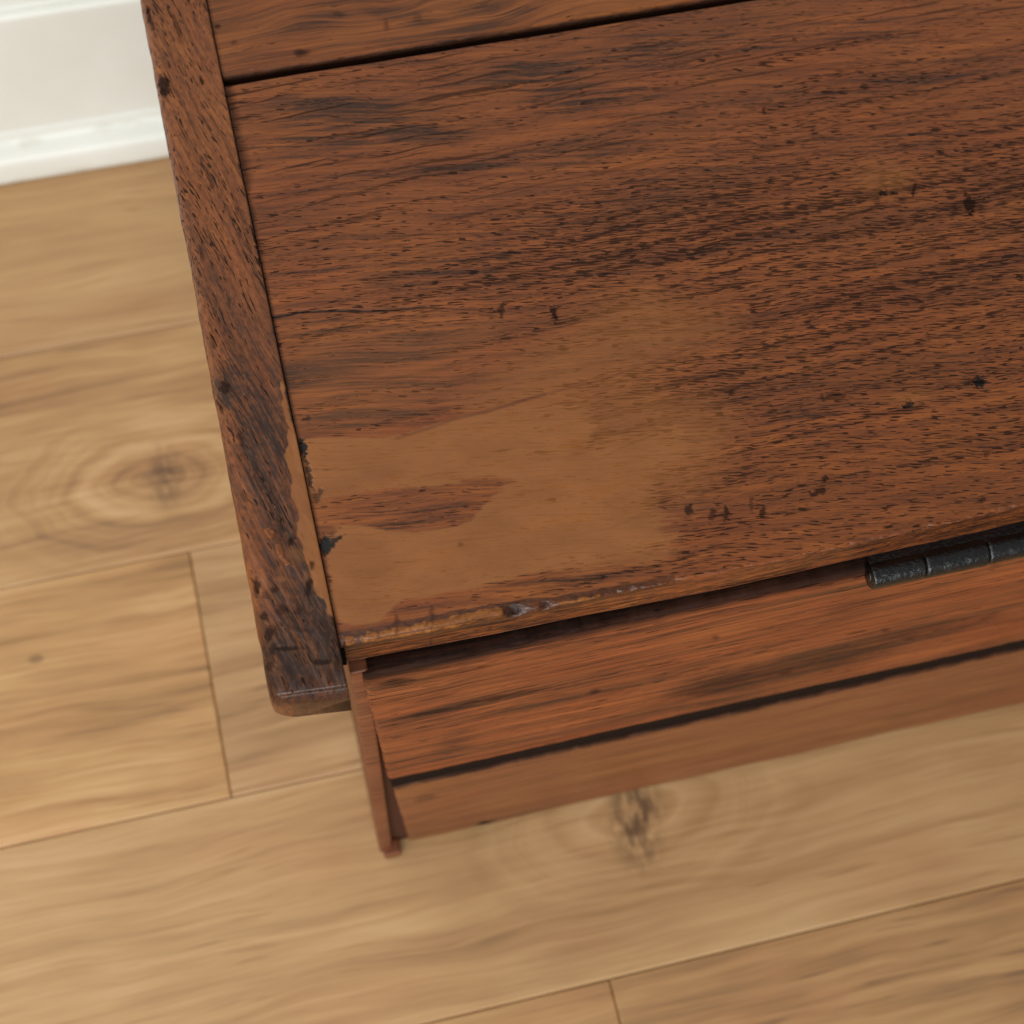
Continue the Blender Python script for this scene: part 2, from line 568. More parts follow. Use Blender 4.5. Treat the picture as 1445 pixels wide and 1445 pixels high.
MAT_LID = old_oak('old_oak_lid', fibre=-8.5, ring=2.5, filler=True, pore_amt=.58, seed=3.1, gain=.72, streak=.75,
                  pal=((58, 32, 20), (116, 62, 30), (150, 84, 38)))
MAT_LID2 = old_oak('old_oak_far_lid_board', fibre=2.0, ring=6.0, pore_amt=.22, seed=8.4, streak=.8, gain=.75, wander=.034,
                   pal=((66, 36, 20), (119, 66, 30), (152, 88, 40)))
MAT_CLEAT = old_oak('old_oak_cleat', fibre=15.0, ring=13.0, axis='y', filler=True, pore=(.0078, .00100), pore_amt=.5, seed=5.7, streak=.55, gain=.6, dark_rng=(.62, .42), mottle=.75,
                    pal=((50, 29, 21), (112, 63, 33), (152, 90, 44)), rough=.30)
MAT_BACK = old_oak('old_oak_back', fibre=-1.0, ring=.5, axis='xz', pore=(.016, .0017), pore_amt=.30, seed=1.9, streak=1.15, gain=.95, rough=.40,
                   pal=((60, 31, 20), (118, 60, 31), (152, 82, 42)), line_w=.8)
MAT_RAIL = old_oak('smooth_oak_rail', fibre=0.0, ring=1.0, axis='xz', pore_amt=.05, seed=12.3, streak=.55, rough=.45,
                   pal=((88, 50, 30), (120, 72, 42), (142, 92, 56)))
MAT_SIDE = old_oak('old_oak_side', fibre=0.0, ring=1.0, axis='xz', pore_amt=.1, seed=21.0, streak=.6, rough=.45,
                   pal=((66, 38, 26), (110, 62, 38), (134, 80, 50)))
MAT_IRON = black_iron()
MAT_AMBER = wet_filler('amber_filler', (104, 58, 16), (150, 92, 32), .3)
MAT_DROP = wet_filler('wet_brown_filler', (96, 50, 17), (128, 72, 27), .14, .35, 0.0)
MAT_PITCH = wet_filler('dark_pitch', (34, 20, 14), (60, 34, 20), .2)
g_ = G('joint_shade_paint')
MAT_JOINT_SHADE = g_.out(lin((14, 10, 8)), .9, spec=.05)  # near-black colour standing in for shade in the lid joint
g_ = G('gap_shade_paint')
MAT_GAP_SHADE = g_.out(lin((30, 20, 16)), .8, spec=.08)  # dark colour standing in for shade between the back boards
g_ = G('corner_shade_paint')
MAT_CORNER_SHADE = g_.out(lin((70, 40, 27)), .7, spec=.2)  # dark colour standing in for shade in the corner gap
MAT_FLOOR = floor_oak()
MAT_GROOVE = groove_mat()
MAT_PAINT = white_paint()
MAT_WALL = wall_paint()

# ---------------------------------------------------------------- the setting: floor and wall
sub = box('floor', (-2.2, 2.6, -1.6, 0.985, -0.06, -0.0085), MAT_GROOVE)
sub['kind'] = 'structure'
ROWS = [-1.33, -1.12, -0.91, -0.70, -0.49, -0.28, -0.068, 0.1415, 0.3413, 0.5540, 0.7700, 0.975]
STARTS = {7: 0.1415, 8: 0.3413}
J = {6: float(floor2([(866, 1405)])[0][0]), 7: .76, 8: -0.09, 9: 0.88, 10: -0.62}
KNOT = {(7, 0): ((897, 1152), .75), (9, 0): ((232, 672), 1.0)}
# lightness, warmth and grain strength of the planks in view
TINT = {(10, True): (.02, -.5, .7), (9, True): (-.02, .1, 1.25), (8, False): (.06, .6, 1.35), (8, True): (.0, -.6, 1.1), (7, True): (.05, -.1, .9), (6, True): (-.06, .2, 1.0), (6, False): (.0, .3, .9)}
GAP = .0003
for r in range(len(ROWS) - 1):
    y0, y1 = ROWS[r], ROWS[r + 1]
    j0 = J.get(r, -.2 + .47 * ((r * 5) % 3))
    xs = [j0 + 1.28 * k for k in range(-3, 4)]
    ki = 0
    for a, b in zip(xs[:-1], xs[1:]):
        if b < -2.1 or a > 2.5:
            continue
        bm = bmesh.new()
        x0, x1, ya, yb = a + GAP, b - GAP, y0 + GAP, y1 - GAP
        ch = .0011
        lo = [bm.verts.new((px, py, -.008)) for px, py in ((x0, ya), (x1, ya), (x1, yb), (x0, yb))]
        mi = [bm.verts.new((px, py, -ch)) for px, py in ((x0, ya), (x1, ya), (x1, yb), (x0, yb))]
        hi = [bm.verts.new((px, py, 0)) for px, py in ((x0 + ch, ya + ch), (x1 - ch, ya + ch), (x1 - ch, yb - ch), (x0 + ch, yb - ch))]
        bm.faces.new(hi)
        for A, B in ((lo, mi), (mi, hi)):
            for i in range(4):
                bm.faces.new((A[i], A[(i + 1) % 4], B[(i + 1) % 4], B[i]))
        o = bm_obj('floor_plank', bm, MAT_FLOOR, sub)
        kk = (-9.0, -9.0, 0.0)
        for (rr, _), (q, s) in KNOT.items():
            k = floor2([q])[0]
            if rr == r and a < k[0] < b:
                kk = (float(k[0]), float(k[1]), s)
        o['knot'] = kk
        o['tint'] = TINT.get((r, bool(b > .25)), (random.uniform(-.1, .1), random.uniform(-.5, .5), 1.0))

wall = box('wall', (-2.2, 2.6, 0.985, 1.10, -.06, 2.3), MAT_WALL)
wall['kind'] = 'structure'


def extrude_x(name, prof, x0, x1, mat, parent, nx=40):
    xs = np.linspace(x0, x1, nx)
    V = np.zeros((len(prof), nx, 3))
    P = np.array(prof)
    V[:, :, 0] = xs[None]
    V[:, :, 1] = P[:, 0][:, None]
    V[:, :, 2] = P[:, 1][:, None]
    me = grid_mesh(name, V, close_v=True)
    add_caps(me, V)
    return link(name, me, mat, parent, True)


YS = 0.969
prof = [(.984, .0005), (YS, .0005), (YS, .06), (YS, .12), (YS, .180)]
for k in range(7):
    a = math.radians(15 * k)
    prof.append((YS + .006 - .006 * math.cos(a), .185 + .006 * math.sin(a)))
prof += [(YS + .008, .191), (YS + .0085, .1925), (YS + .0085, .215)]
for k in range(5):
    a = math.radians(22.5 * k)
    prof.append((YS + .0135 - .005 * math.cos(a), .225 + .005 * math.sin(a)))
prof += [(.984, .230)]
skirt = extrude_x('skirting_board', prof, -2.19, 2.59, MAT_PAINT, wall)
bead = [(YS - .0005, .0008)]
for k in range(10):
    a = math.radians(10 * k)
    bead.append((.969 - .0195 * math.cos(a), .012 + .0215 * math.sin(a)))
bead = [(YS - .0005, .0008), (.9497, .0008), (.9492, .004), (.9494, .012), (.9500, .020), (.9510, .0255), (.9528, .0290), (.9556, .0312), (.9590, .0326),
        (.9620, .0336), (.9645, .0350), (.9664, .0372), (.9677, .0400), (.9685, .0440), (YS - .0004, .0490), (YS + .0005, .0490)]
extrude_x('floor_beading', bead, -2.19, 2.59, MAT_PAINT, skirt)

# ---------------------------------------------------------------- the chest
chest = bpy.data.objects.new('oak_chest', None)
COL.objects.link(chest)
chest.empty_display_size = .1
chest['label'] = 'antique dark oak chest with brown filler patched on its lid corner, on pale floor'
chest['category'] = 'chest'
XR = 1.05            # right-hand end of the lid boards
X0 = 0.0098          # left end of the lid boards (joint with the cleat)
YG = 0.6335          # near side of the gap between the two lid boards
xs = np.concatenate([np.arange(X0, .535, .0007), np.linspace(.54, XR, 60)])
edge_pts = np.array([(0.0, .2757), (.010, .2757), (.098, .2735), (.222, .2722), (.292, .2726), (.38, .2744), (.6, .275), (1.2, .275)])
ye = np.interp(xs, edge_pts[:, 0], edge_pts[:, 1])
ye = np.convolve(np.pad(ye, 20, mode='edge'), np.ones(41) / 41, 'valid')
wear = fbm(xs * 130, xs * 0, 5, 4) * .0011 + vnoise(xs * 420, xs * 0, 9) * .0005
wear2 = fbm(xs * 90, xs * 0, 25, 4) * .0009
# profile rows as (kind, parameter)
ny = 520
t_top = np.linspace(0, 1, ny)
rows_y, rows_z = [], []
pxc = np.interp(xs, [.0100, .0972, .2190, .2874, .3750, .6], [482, 720, 1045, 1222, 1445, 2000])
bite = np.clip((790 - pxc) / 60, 0, 1)
Rn = .0022 + .0026 * bite + .0008 * np.clip((900 - pxc) / 80, 0, 1)
chip = np.clip(1 - np.abs(pxc - 728) / 22, 0, 1) + .7 * np.clip(1 - np.abs(pxc - 772) / 10, 0, 1)
och_x = np.clip((pxc - 486) / 6, 0, 1) * np.clip((716 - pxc) / 8, 0, 1) + .95 * np.clip((pxc - 788) / 5, 0, 1) * np.clip((868 - pxc) / 20, 0, 1) + .45 * np.clip((pxc - 930) / 40, 0, 1) * np.clip((1240 - pxc) / 90, 0, 1) * np.clip(.5 + 2 * vnoise(xs * 130, xs * 0, 33), 0, 1)
och_x = och_x * np.clip(.92 + .8 * fbm(xs * 150, xs * 0, 34, 3), 0, 1)
arr_rows = []
for k in range(5):                                   # far edge, dropping into the gap
    a = math.radians(90 * k / 5)
    rows_y.append(YG - .0016 + .0016 * math.cos(a) + 0 * xs)
    rows_z.append(ZL - .0016 + .0016 * math.sin(a) + 0 * xs)
rows_y.insert(0, YG + 0 * xs)
rows_z.insert(0, ZB + 0 * xs)
y_start, y_stop = YG - .0016, ye + Rn
for t in t_top:
    rows_y.append(y_start + (y_stop - y_start) * t)
    rows_z.append(ZL + 0 * xs)
och_c = .42 + .22 * fbm(xs * 60, xs * 0, 35, 3)
och_w = .30 + .16 * fbm(xs * 95, xs * 0, 36, 3)
NA = 20
for k in range(1, NA + 1):                           # worn near arris
    f = k / NA
    a = math.radians(90 * f)
    w = math.sin(2 * a)
    lift = och_x * np.clip((och_w - np.abs(f - och_c)) / .14, 0, 1) * (.0006 + .0002 * fbm(xs * 300, xs * 0 + f * 4, 37))
    dent = chip * w * (.0014 + .0008 * vnoise(xs * 700, xs * 0 + f * 6, 44))
    rows_y.append(ye + Rn - Rn * math.sin(a) + wear * w * (1 - .8 * och_x) + .0003 * f - lift * .7 + dent * .8)
    rows_z.append(ZL - Rn + Rn * math.cos(a) - np.abs(wear2) * w * (1.2 - .9 * och_x) + lift * .7 - dent)
    arr_rows.append(len(rows_y) - 1)
for t in np.linspace(.12, 1, 16):
    z = ZL - Rn + (ZB - ZL + Rn) * t
    rows_y.append(ye + .0003 + .0010 * t + fbm(xs * 25, xs * 0 + z * 260, 3) * .0006)
    rows_z.append(z + fbm(xs * 14, xs * 0, 8) * .0012 * t)
V = np.stack([np.tile(xs, (len(rows_y), 1)), np.array(rows_y), np.array(rows_z)], -1)
shape = V.shape
P = V[:, :, :2].reshape(-1, 2)
Zf = V[:, :, 2].reshape(-1)
ontop = np.clip((Zf - (ZL - .0018)) / .0012, 0, 1)

F1 = top2([(424, 617), (470, 615), (540, 618), (600, 602), (640, 592), (690, 580), (740, 568), (800, 562), (840, 578), (860, 640), (800, 690),
           (740, 690), (705, 672), (665, 676), (640, 684), (600, 686), (540, 691), (500, 697), (430, 708), (428, 680), (422, 640)])
F2 = top2([(470, 752), (478, 740), (520, 740), (560, 754), (620, 746), (672, 734), (690, 698), (740, 672), (790, 645), (850, 604), (920, 590),
           (985, 600), (975, 640), (945, 670), (925, 700), (942, 728), (935, 745), (958, 765), (940, 785), (900, 796), (850, 804),
           (790, 804), (740, 812), (690, 828), (640, 830), (600, 842), (560, 846), (548, 868), (530, 880), (474, 886), (462, 830), (458, 790)])
H1 = top2([(640, 560), (700, 520), (800, 470), (850, 425), (920, 415), (1040, 448), (1020, 480), (950, 505), (900, 540), (1000, 560), (1040, 600),
           (1010, 680), (960, 720), (850, 640), (700, 620)])
H2 = top2([(410, 470), (560, 445), (720, 455), (640, 560), (540, 600), (424, 612)])
Pw = P + np.stack([fbm(P[:, 0] * 45, P[:, 1] * 140, 101) * .0035, fbm(P[:, 0] * 70, P[:, 1] * 110, 102) * .0012], 1)
sd1, sd2 = poly_sd(Pw, smooth(F1, 2)), poly_sd(Pw, smooth(F2, 2))
rightness = np.clip((P[:, 0] - top2([(640, 640)])[0, 0]) / .10, 0, 1)
lower = np.clip((top2([(560, 640)])[0, 1] - P[:, 1]) / .010, 0, 1)
soft = .0024 + .0028 * lower + .030 * rightness ** 1.3
nr_, nc_ = shape[:2]
arow = np.full(nr_, 9.0)
arow[arr_rows] = (np.arange(NA) + 1) / NA
first = arr_rows[0]
AR = np.repeat(arow[:, None], nc_, 1)
AR[:first] = -(V[:first, :, 1] - (ye + Rn)[None]) / .004
for j, r_ in enumerate(range(arr_rows[-1] + 1, nr_)):
    AR[r_] = 1 + (j + 1) * .30
ochre = (och_x[None] * np.clip(.5 + (och_w[None] - np.abs(AR - och_c[None])) / .22, 0, 1)).ravel()
amb_x = np.clip((pxc - 482) / 5, 0, 1) * np.clip((1010 - pxc) / 120, 0, 1)
amber = (amb_x[None] * np.clip(.5 + (.98 + .40 * fbm(xs * 70, xs * 0, 38, 3)[None] - np.abs(AR - .45)) / .35, 0, 1)).ravel()
pitch = np.clip(1.3 * chip[None] * np.clip(1.3 - np.abs(AR - .4) / .6, 0, 1), 0, 1).ravel()
amber = np.maximum(amber, pitch)
filler = np.maximum(np.clip(.5 + sd1 / soft, 0, 1), np.clip(.5 + sd2 / soft, 0, 1))
haze = np.maximum(.62 * np.clip(.5 + poly_sd(P, H1) / .022, 0, 1), .24 * np.clip(.5 + poly_sd(P, H2) / .018, 0, 1))
dark_spots = [(500, 160, 85, 20, 0, .95), (590, 190, 60, 12, 0, .9), (470, 200, 60, 8, 0, .7), (760, 105, 90, 16, -.05, .9), (830, 140, 70, 20, .0, .9),
              (900, 90, 80, 18, -.1, .6), (700, 347, 36, 16, .1, .9), (470, 462, 36, 14, 0, .9), (650, 395, 110, 26, 0, .55), (800, 385, 120, 20, 0, .3),
              (1010, 62, 110, 9, -.05, .8), (1180, 40, 120, 12, .05, .5), (1260, 120, 150, 9, -.1, .7), (1130, 195, 140, 9, -.12, .5), (430, 520, 60, 26, 0, .6),
              (400, 560, 22, 44, 0, .5), (590, 560, 60, 30, 0, .45), (520, 500, 130, 40, 0, .55), (520, 575, 90, 26, 0, .6), (560, 725, 90, 18, -.1, .55), (620, 870, 80, 12, -.15, .6), (820, 815, 90, 9, -.15, .6), (520, 900, 40, 8, -.2, .7),
              (960, 720, 60, 20, 0, .3), (1150, 590, 40, 12, 0, .5), (720, 330, 70, 12, 0, .5), (400, 210, 60, 10, 0, .4), (980, 250, 160, 16, -.15, .35), (780, 225, 120, 12, -.1, .5),
              (1290, 200, 170, 14, -.15, .4), (860, 300, 200, 18, -.1, .35)]
dark = .72 * blot(P, top2, dark_spots, 3, (45, 420), 1.0)
dj = P[:, 0] - X0
pxy = (P[:, 1] - top2([(350, 330)])[0, 1])
joint_grime = np.clip(1.25 - dj / (.0018 + .0045 * np.clip(pxy / .04, 0, 1) * (.6 + fbm(P[:, 0] * 0, P[:, 1] * 60, 4))), 0, 1) * .85
gap_shade = np.clip(1.3 - (YG - P[:, 1]) / .0012, 0, 1)  # board edge painted dark for the shade inside the gap
edge_grime = np.clip(1 - (P[:, 1] - np.interp(P[:, 0], edge_pts[:, 0], edge_pts[:, 1])) / .006, 0, 1) * \
    np.clip(.35 + fbm(P[:, 0] * 60, P[:, 1] * 200, 14) * 1.2, 0, 1) * np.clip(1.3 - P[:, 0] / .16, .25, 1) * ontop
corner = np.clip(1.2 - np.hypot((P[:, 0] - X0) / .004, (Zf - .455) / .016), 0, 1) * (1 - ontop)
frontlines = np.clip((fbm(P[:, 0] * 12, Zf * 1100 + P[:, 0] * 6, 55) - .10) * 4, 0, .75) * (1 - ontop)
grime_shade = np.maximum.reduce([joint_grime, gap_shade, edge_grime, corner, frontlines])
grime_shade = np.maximum(grime_shade, blot(P, top2, [(782, 443, 5, 11, -.3, 1), (1368, 288, 7, 15, -.45, 1), (1290, 268, 2, 9, .2, .8), (972, 720, 5, 8, .4, .9), (1005, 727, 5, 9, .2, .7),
                                         (1025, 725, 5, 10, 0, .9), (1076, 721, 4, 8, .2, .9), (1078, 157, 3, 6, 0, .8), (1155, 694, 12, 5, -.2, .9), (1392, 640, 6, 5, 0, .6),
                                         (1180, 560, 20, 6, -.1, .6), (708, 437, 4, 9, .1, .8), (650, 768, 4, 3, 0, .4), (560, 880, 4, 14, 0, .5), (610, 872, 4, 14, 0, .5), (1165, 675, 4, 4, 0, .9),
                                         (1385, 705, 6, 5, 0, .8), (1060, 712, 3, 10, 0, .5)], 7, (620, 620), 1.1, 2.6))
hole = line_mark(P, top2([(384, 447), (405, 444), (422, 440), (470, 438), (520, 439), (560, 437), (600, 433)]), .0009, (1, .8))
hole = np.maximum(hole, line_mark(P, top2([(600, 433), (650, 436), (700, 437)]), .0006, (.7, .1)))
hole = np.maximum(hole, blot(P, top2, [(1382, 538, 9, 7, .5, 1), (1246, 271, 7, 4, 0, .9), (1262, 272, 5, 3, 0, .8), (1283, 570, 7, 4, -.6, .8), (427, 632, 6, 12, -.2, 1), (436, 668, 3, 20, -.2, .8),
                                       (461, 768, 9, 12, .5, 1), (470, 762, 14, 4, -.4, .9), (447, 700, 4, 10, -.2, .6), (452, 693, 3, 5, .5, .6), (436, 590, 3, 6, 0, .5)], 9, (700, 700), 1.0, 3.0))
red = np.maximum(line_mark(P, top2([(560, 618), (600, 606), (640, 592), (690, 580), (735, 566), (770, 556)]), .0011, (.6, .9)),
                 line_mark(P, top2([(770, 556), (850, 536), (910, 514), (965, 495), (1030, 472), (1078, 458)]), .0007, (.6, .55)))
red = np.maximum(red, line_mark(P, top2([(860, 640), (900, 622), (930, 612)]), .0004, (.3, .5)))
red = np.maximum(red, line_mark(P, top2([(790, 760), (860, 745), (940, 715)]), .0006, (.1, .3)))
# pale plugs set into the board, pore and line densities
plug = blot(P, top2, [(1250, 250, 38, 20, 0, 1), (1290, 560, 36, 8, -.1, .9)], 2, (100, 100), .3)
haze = np.maximum(haze, plug * .42)
u_px = P[:, 0]
rightside = np.clip((P[:, 0] - .10) / .10, 0, 1)
nearside = np.clip((.56 - P[:, 1]) / .08, 0, 1)
poresA = np.clip(.20 + .48 * rightside * nearside + .24 * nearside * np.clip((P[:, 1] - .43) / .05, 0, 1), 0, 1)
poresA = poresA * (1 - .35 * np.clip((.36 - P[:, 1]) / .06, 0, 1))
linesA = np.clip(1.0 - nearside * .75, 0.15, 1) * (1 - .2 * rightside)
linesA = linesA * ontop + 1.0 * (1 - ontop)
fade = np.clip(.2 + .8 * ontop, 0, 1)
nz = fbm(P[:, 0] * 18, P[:, 1] * 30, 31) * .0005
dz = (nz + filler * .00012 - np.clip(hole, 0, 1) * .0011 - np.clip(grime_shade - .5, 0, 1) * .0003) * ontop
V[:, :, 2] += dz.reshape(shape[:2])
grime_shade = np.maximum(grime_shade, pitch * .9)
me = grid_mesh('lid_board', V, attrs={'amber': amber, 'ochre': ochre, 'filler': filler * ontop, 'haze': haze * ontop, 'dark': dark * ontop + .35 * (1 - ontop), 'grime_shade': grime_shade, 'hole': hole * ontop, 'red': red * ontop,
                                      'pores': poresA * fade, 'lines': linesA})
# close the underside
bm = bmesh.new()
bm.from_mesh(me)
bm.verts.ensure_lookup_table()
nc = len(xs)
nr = shape[0]
a0, a1, b0, b1 = bm.verts[0], bm.verts[nc - 1], bm.verts[(nr - 1) * nc], bm.verts[(nr - 1) * nc + nc - 1]
bm.faces.new([bm.verts[i] for i in range(nc)] + [bm.verts[(nr - 1) * nc + i] for i in range(nc - 1, -1, -1)])
bm.faces.new([bm.verts[i * nc] for i in range(nr - 1, -1, -1)])
bm.faces.new([bm.verts[i * nc + nc - 1] for i in range(nr)])
bm.to_mesh(me)
bm.free()
me.flip_normals() if me.polygons[nc * 100].normal.z < 0 else None
lid = link('lid_board', me, MAT_LID, chest)
lid['label'] = 'near lid board with a smooth brown filler patch at its corner'

# far lid board beyond the gap
YF0, YF1 = .6392, .80
xs2 = np.concatenate([np.arange(X0, .42, .0012), np.linspace(.425, XR, 60)])
ys2 = np.concatenate([np.arange(YF0 + .002, .73, .0012), np.linspace(.735, YF1 - .003, 8)])
ragged = fbm(xs2 * 110, xs2 * 0, 51, 3) * .0010
rr_y = [YF0 + 0 * xs2, YF0 + ragged * .5, YF0 + .0006 + ragged] + [y + ragged * max(0, 1 - (y - YF0) / .004) for y in ys2] + [YF1 + 0 * xs2, YF1 + 0 * xs2]
rr_z = [ZB + 0 * xs2, ZL - .004 + 0 * xs2, ZL - .0012 + 0 * xs2] + [ZL + 0 * xs2 for y in ys2] + [ZL - .003 + 0 * xs2, ZB + 0 * xs2]
V2 = np.stack([np.tile(xs2, (len(rr_y), 1)), np.array(rr_y), np.array(rr_z)], -1)
P2 = V2[:, :, :2].reshape(-1, 2)
dark2 = blot(P2, top2, [(440, 30, 60, 18, -.4, .45), (560, 20, 60, 10, .2, .6), (640, 45, 90, 12, -.2, .5), (700, 15, 50, 10, 0, .5), (370, 75, 40, 10, -.1, .3)], 41)
gr2 = np.maximum(np.clip(1.3 - (P2[:, 1] - YF0) / .0014, 0, 1), np.clip(1.1 - (P2[:, 0] - X0) / .0016, 0, 1) * .8)  # gap shade painted on the near edge, darker by the cleat joint
gr2 = np.maximum(gr2, blot(P2, top2, [(424, 74, 12, 5, -.1, .9), (306, 37, 5, 3, 0, .9), (330, 60, 4, 3, 0, .5), (478, 20, 8, 3, .2, .5), (545, 35, 4, 6, 0, .5), (590, 25, 6, 6, 0, .4)], 43, (300, 300), .5))
me2 = grid_mesh('lid_board', V2, close_v=True, attrs={'dark': dark2, 'grime_shade': gr2, 'hole': 0 * dark2, 'pores': .3 + 0 * dark2, 'lines': .35 + 0 * dark2})
add_caps(me2, V2)
lid2 = link('lid_board', me2, MAT_LID2, chest)
lid2['label'] = 'far lid board beyond the black open gap'


# cleats: batten across the end of the lid, rounded along its outer edge and at its near end
def make_cleat(x_in, x_out, marks):
    """swept along y; cross section runs from inner top to outer underside"""
    YE, YF = .2520, .80
    ysA = np.concatenate([np.linspace(0, 1, 26)[:-1] ** 1.5 * .010 + YE, np.arange(YE + .010, .74, .0008), np.linspace(.742, YF, 10)])
    w = abs(x_out - x_in)
    sg = 1 if x_out > x_in else -1
    sec = [(0.0, -.031), (0.0, -.0006)]
    sec += [(.0001, -.0002), (.0004, 0.0)]
    nT = 40
    ro = .0075
    sec += [(.0004 + (w - ro - .0004) * t, 0.0) for t in np.linspace(0, 1, nT)[1:]]
    for k in range(1, 11):
        a = math.radians(9 * k)
        sec.append((w - ro + ro * math.sin(a), -ro + ro * math.cos(a)))
    sec += [(w, -.012), (w, -.018)]
    for k in range(1, 6):
        a = math.radians(18 * k)
        sec.append((w - .008 + .008 * math.cos(a), -.023 - .008 * math.sin(a)))
    sec = np.array(sec)
    d = ysA - YE
    q = np.clip(d / (.0075 + .0025 * vnoise(np.arange(len(d)) * .5, 0 * d, 3)), 0, 1)
    lens = 1 - np.sqrt(np.clip(1 - (1 - q) ** 2, 0, 1))          # 1 at the tip, 0 inland
    Vc = np.zeros((len(sec), len(ysA), 3))
    for i, (a, b) in enumerate(sec):
        # toward the tip the section drops at the top and pulls in at the sides
        drop = lens * .0100
        lift = lens * .001
        zt = b * (1 - lens * .05)
        zt = np.where(b > -.015, zt - drop * (1 + b / .031), zt + lift)
        pull = lens ** 1.3 * .008 * np.clip((a / w - .45) / .55, 0, 1)
        Vc[i, :, 0] = x_in + sg * (a - pull)
        Vc[i, :, 1] = ysA + (.0035 * (a / w - .5)) * np.clip(1 - d / .03, 0, 1)
        Vc[i, :, 2] = ZL + .0006 + zt
    Vc[:, :, 2] += fbm(Vc[:, :, 0] * 160, Vc[:, :, 1] * 90, 71) * .0007
    Vc[:, :, 0] += sg * fbm(Vc[:, :, 1] * 60, Vc[:, :, 2] * 120, 77) * .0008 * (np.arange(len(sec)) > 42)[:, None]
    Pc = Vc[:, :, :2].reshape(-1, 2)
    zz = Vc[:, :, 2].reshape(-1)
    n = len(Pc)
    at = {k: np.zeros(n) for k in ('filler', 'haze', 'dark', 'grime_shade', 'hole', 'red', 'amber', 'ochre')}
    at['pores'] = np.full(n, .5)
    at['lines'] = np.full(n, .25)
    if marks:
        FS = smooth(top2([(374, 490), (380, 520), (388, 560), (396, 600), (403, 640), (410, 680), (413, 712), (423, 725), (417, 745), (421, 768), (431, 790), (436, 815), (441, 842), (455, 850), (458, 872), (480, 880),
                          (470, 820), (455, 750), (440, 680), (424, 610), (404, 520), (392, 480)]), 2)
        at['filler'] = np.clip(.05 - 1.9 * np.clip((Pc[:, 1] - top2([(400, 640)])[0, 1]) / .045, 0, 1) + 1.1 * fbm(Pc[:, 0] * 90, Pc[:, 1] * 150, 16) + poly_sd(Pc + np.stack([fbm(Pc[:, 0] * 90, Pc[:, 1] * 70, 15) * .0016, 0 * Pc[:, 1]], 1), FS) / .0022, 0, 1) * (zz > ZL - .004)
        age = np.clip((.535 - Pc[:, 1]) / .12, 0, 1)
        tip = np.clip((.315 - Pc[:, 1]) / .04, 0, 1)
        inner = np.clip((x_in - Pc[:, 0]) / .03, 0, 1)
        rim = np.clip((Pc[:, 0] - (x_out + .008)) / .004, 0, 1)
        tip = tip * np.where(zz < ZL - .010, .35, 1)
        at['amber'] = .35 * np.clip((.275 - Pc[:, 1]) / .012, 0, 1)
        at['dark'] = np.clip(age * .50 * rim + tip * .62 + blot(Pc, top2, [(318, 545, 16, 30, .2, .6), (350, 660, 30, 60, .2, .2)], 4), 0, 1)
        spots = [(231, 122, 8, 15, -.3, 1.), (285, 116, 3, 7, -.3, .9), (213, 30, 3, 22, -.3, .9), (250, 40, 4, 24, -.35, .6), (318, 548, 6, 10, -.3, .9), (312, 575, 3, 10, -.3, .6), (410, 764, 4, 6, .2, .9),
                 (362, 828, 5, 16, -.1, .95), (388, 832, 6, 6, 0, .7), (435, 828, 4, 16, .1, .9), (440, 800, 3, 8, 0, .8), (372, 870, 6, 8, 0, .9), (380, 895, 6, 10, .2, .9), (402, 916, 18, 3, -.05, .95), (384, 918, 6, 10, .2, .8),
                 (376, 840, 8, 5, .4, .5), (398, 862, 10, 8, .2, .6), (420, 862, 6, 5, 0, .6), (455, 935, 16, 4, -.1, .9), (380, 940, 6, 8, 0, .8), (476, 940, 5, 16, 0, .8), (300, 480, 3, 14, -.2, .5), (340, 620, 4, 12, -.3, .6),
                 (285, 360, 3, 12, -.35, .6), (296, 250, 3, 14, -.3, .5), (345, 700, 4, 10, -.3, .5), (425, 890, 14, 4, .3, .5)]
        gx = np.clip(1.1 - (x_in - Pc[:, 0]) / .0011, 0, 1) * .8
        at['grime_shade'] = np.maximum.reduce([blot(Pc, top2, spots, 5, (350, 350), .7, 2.4), gx * (1 - at['filler']), tip * .35 * np.clip(.6 + fbm(Pc[:, 0] * 90, Pc[:, 1] * 90, 6), 0, 1)])
        at['pores'] = .42 - .25 * age
        at['lines'] = .45 - .3 * age
        at['haze'] = .5 * blot(Pc, top2, [(420, 785, 18, 12, .2, .7), (398, 818, 7, 4, 0, .9), (432, 815, 4, 8, 0, .8), (470, 940, 8, 8, 0, .6)], 8, (300, 300), .5)
    me = grid_mesh('cleat', Vc, close_v=True, attrs=at)
    add_caps(me, Vc)
    return link('cleat', me, MAT_CLEAT, chest)


cleat = make_cleat(.0094, -.0296, True)
cleat2 = make_cleat(XR + .0005, XR + .039, False)


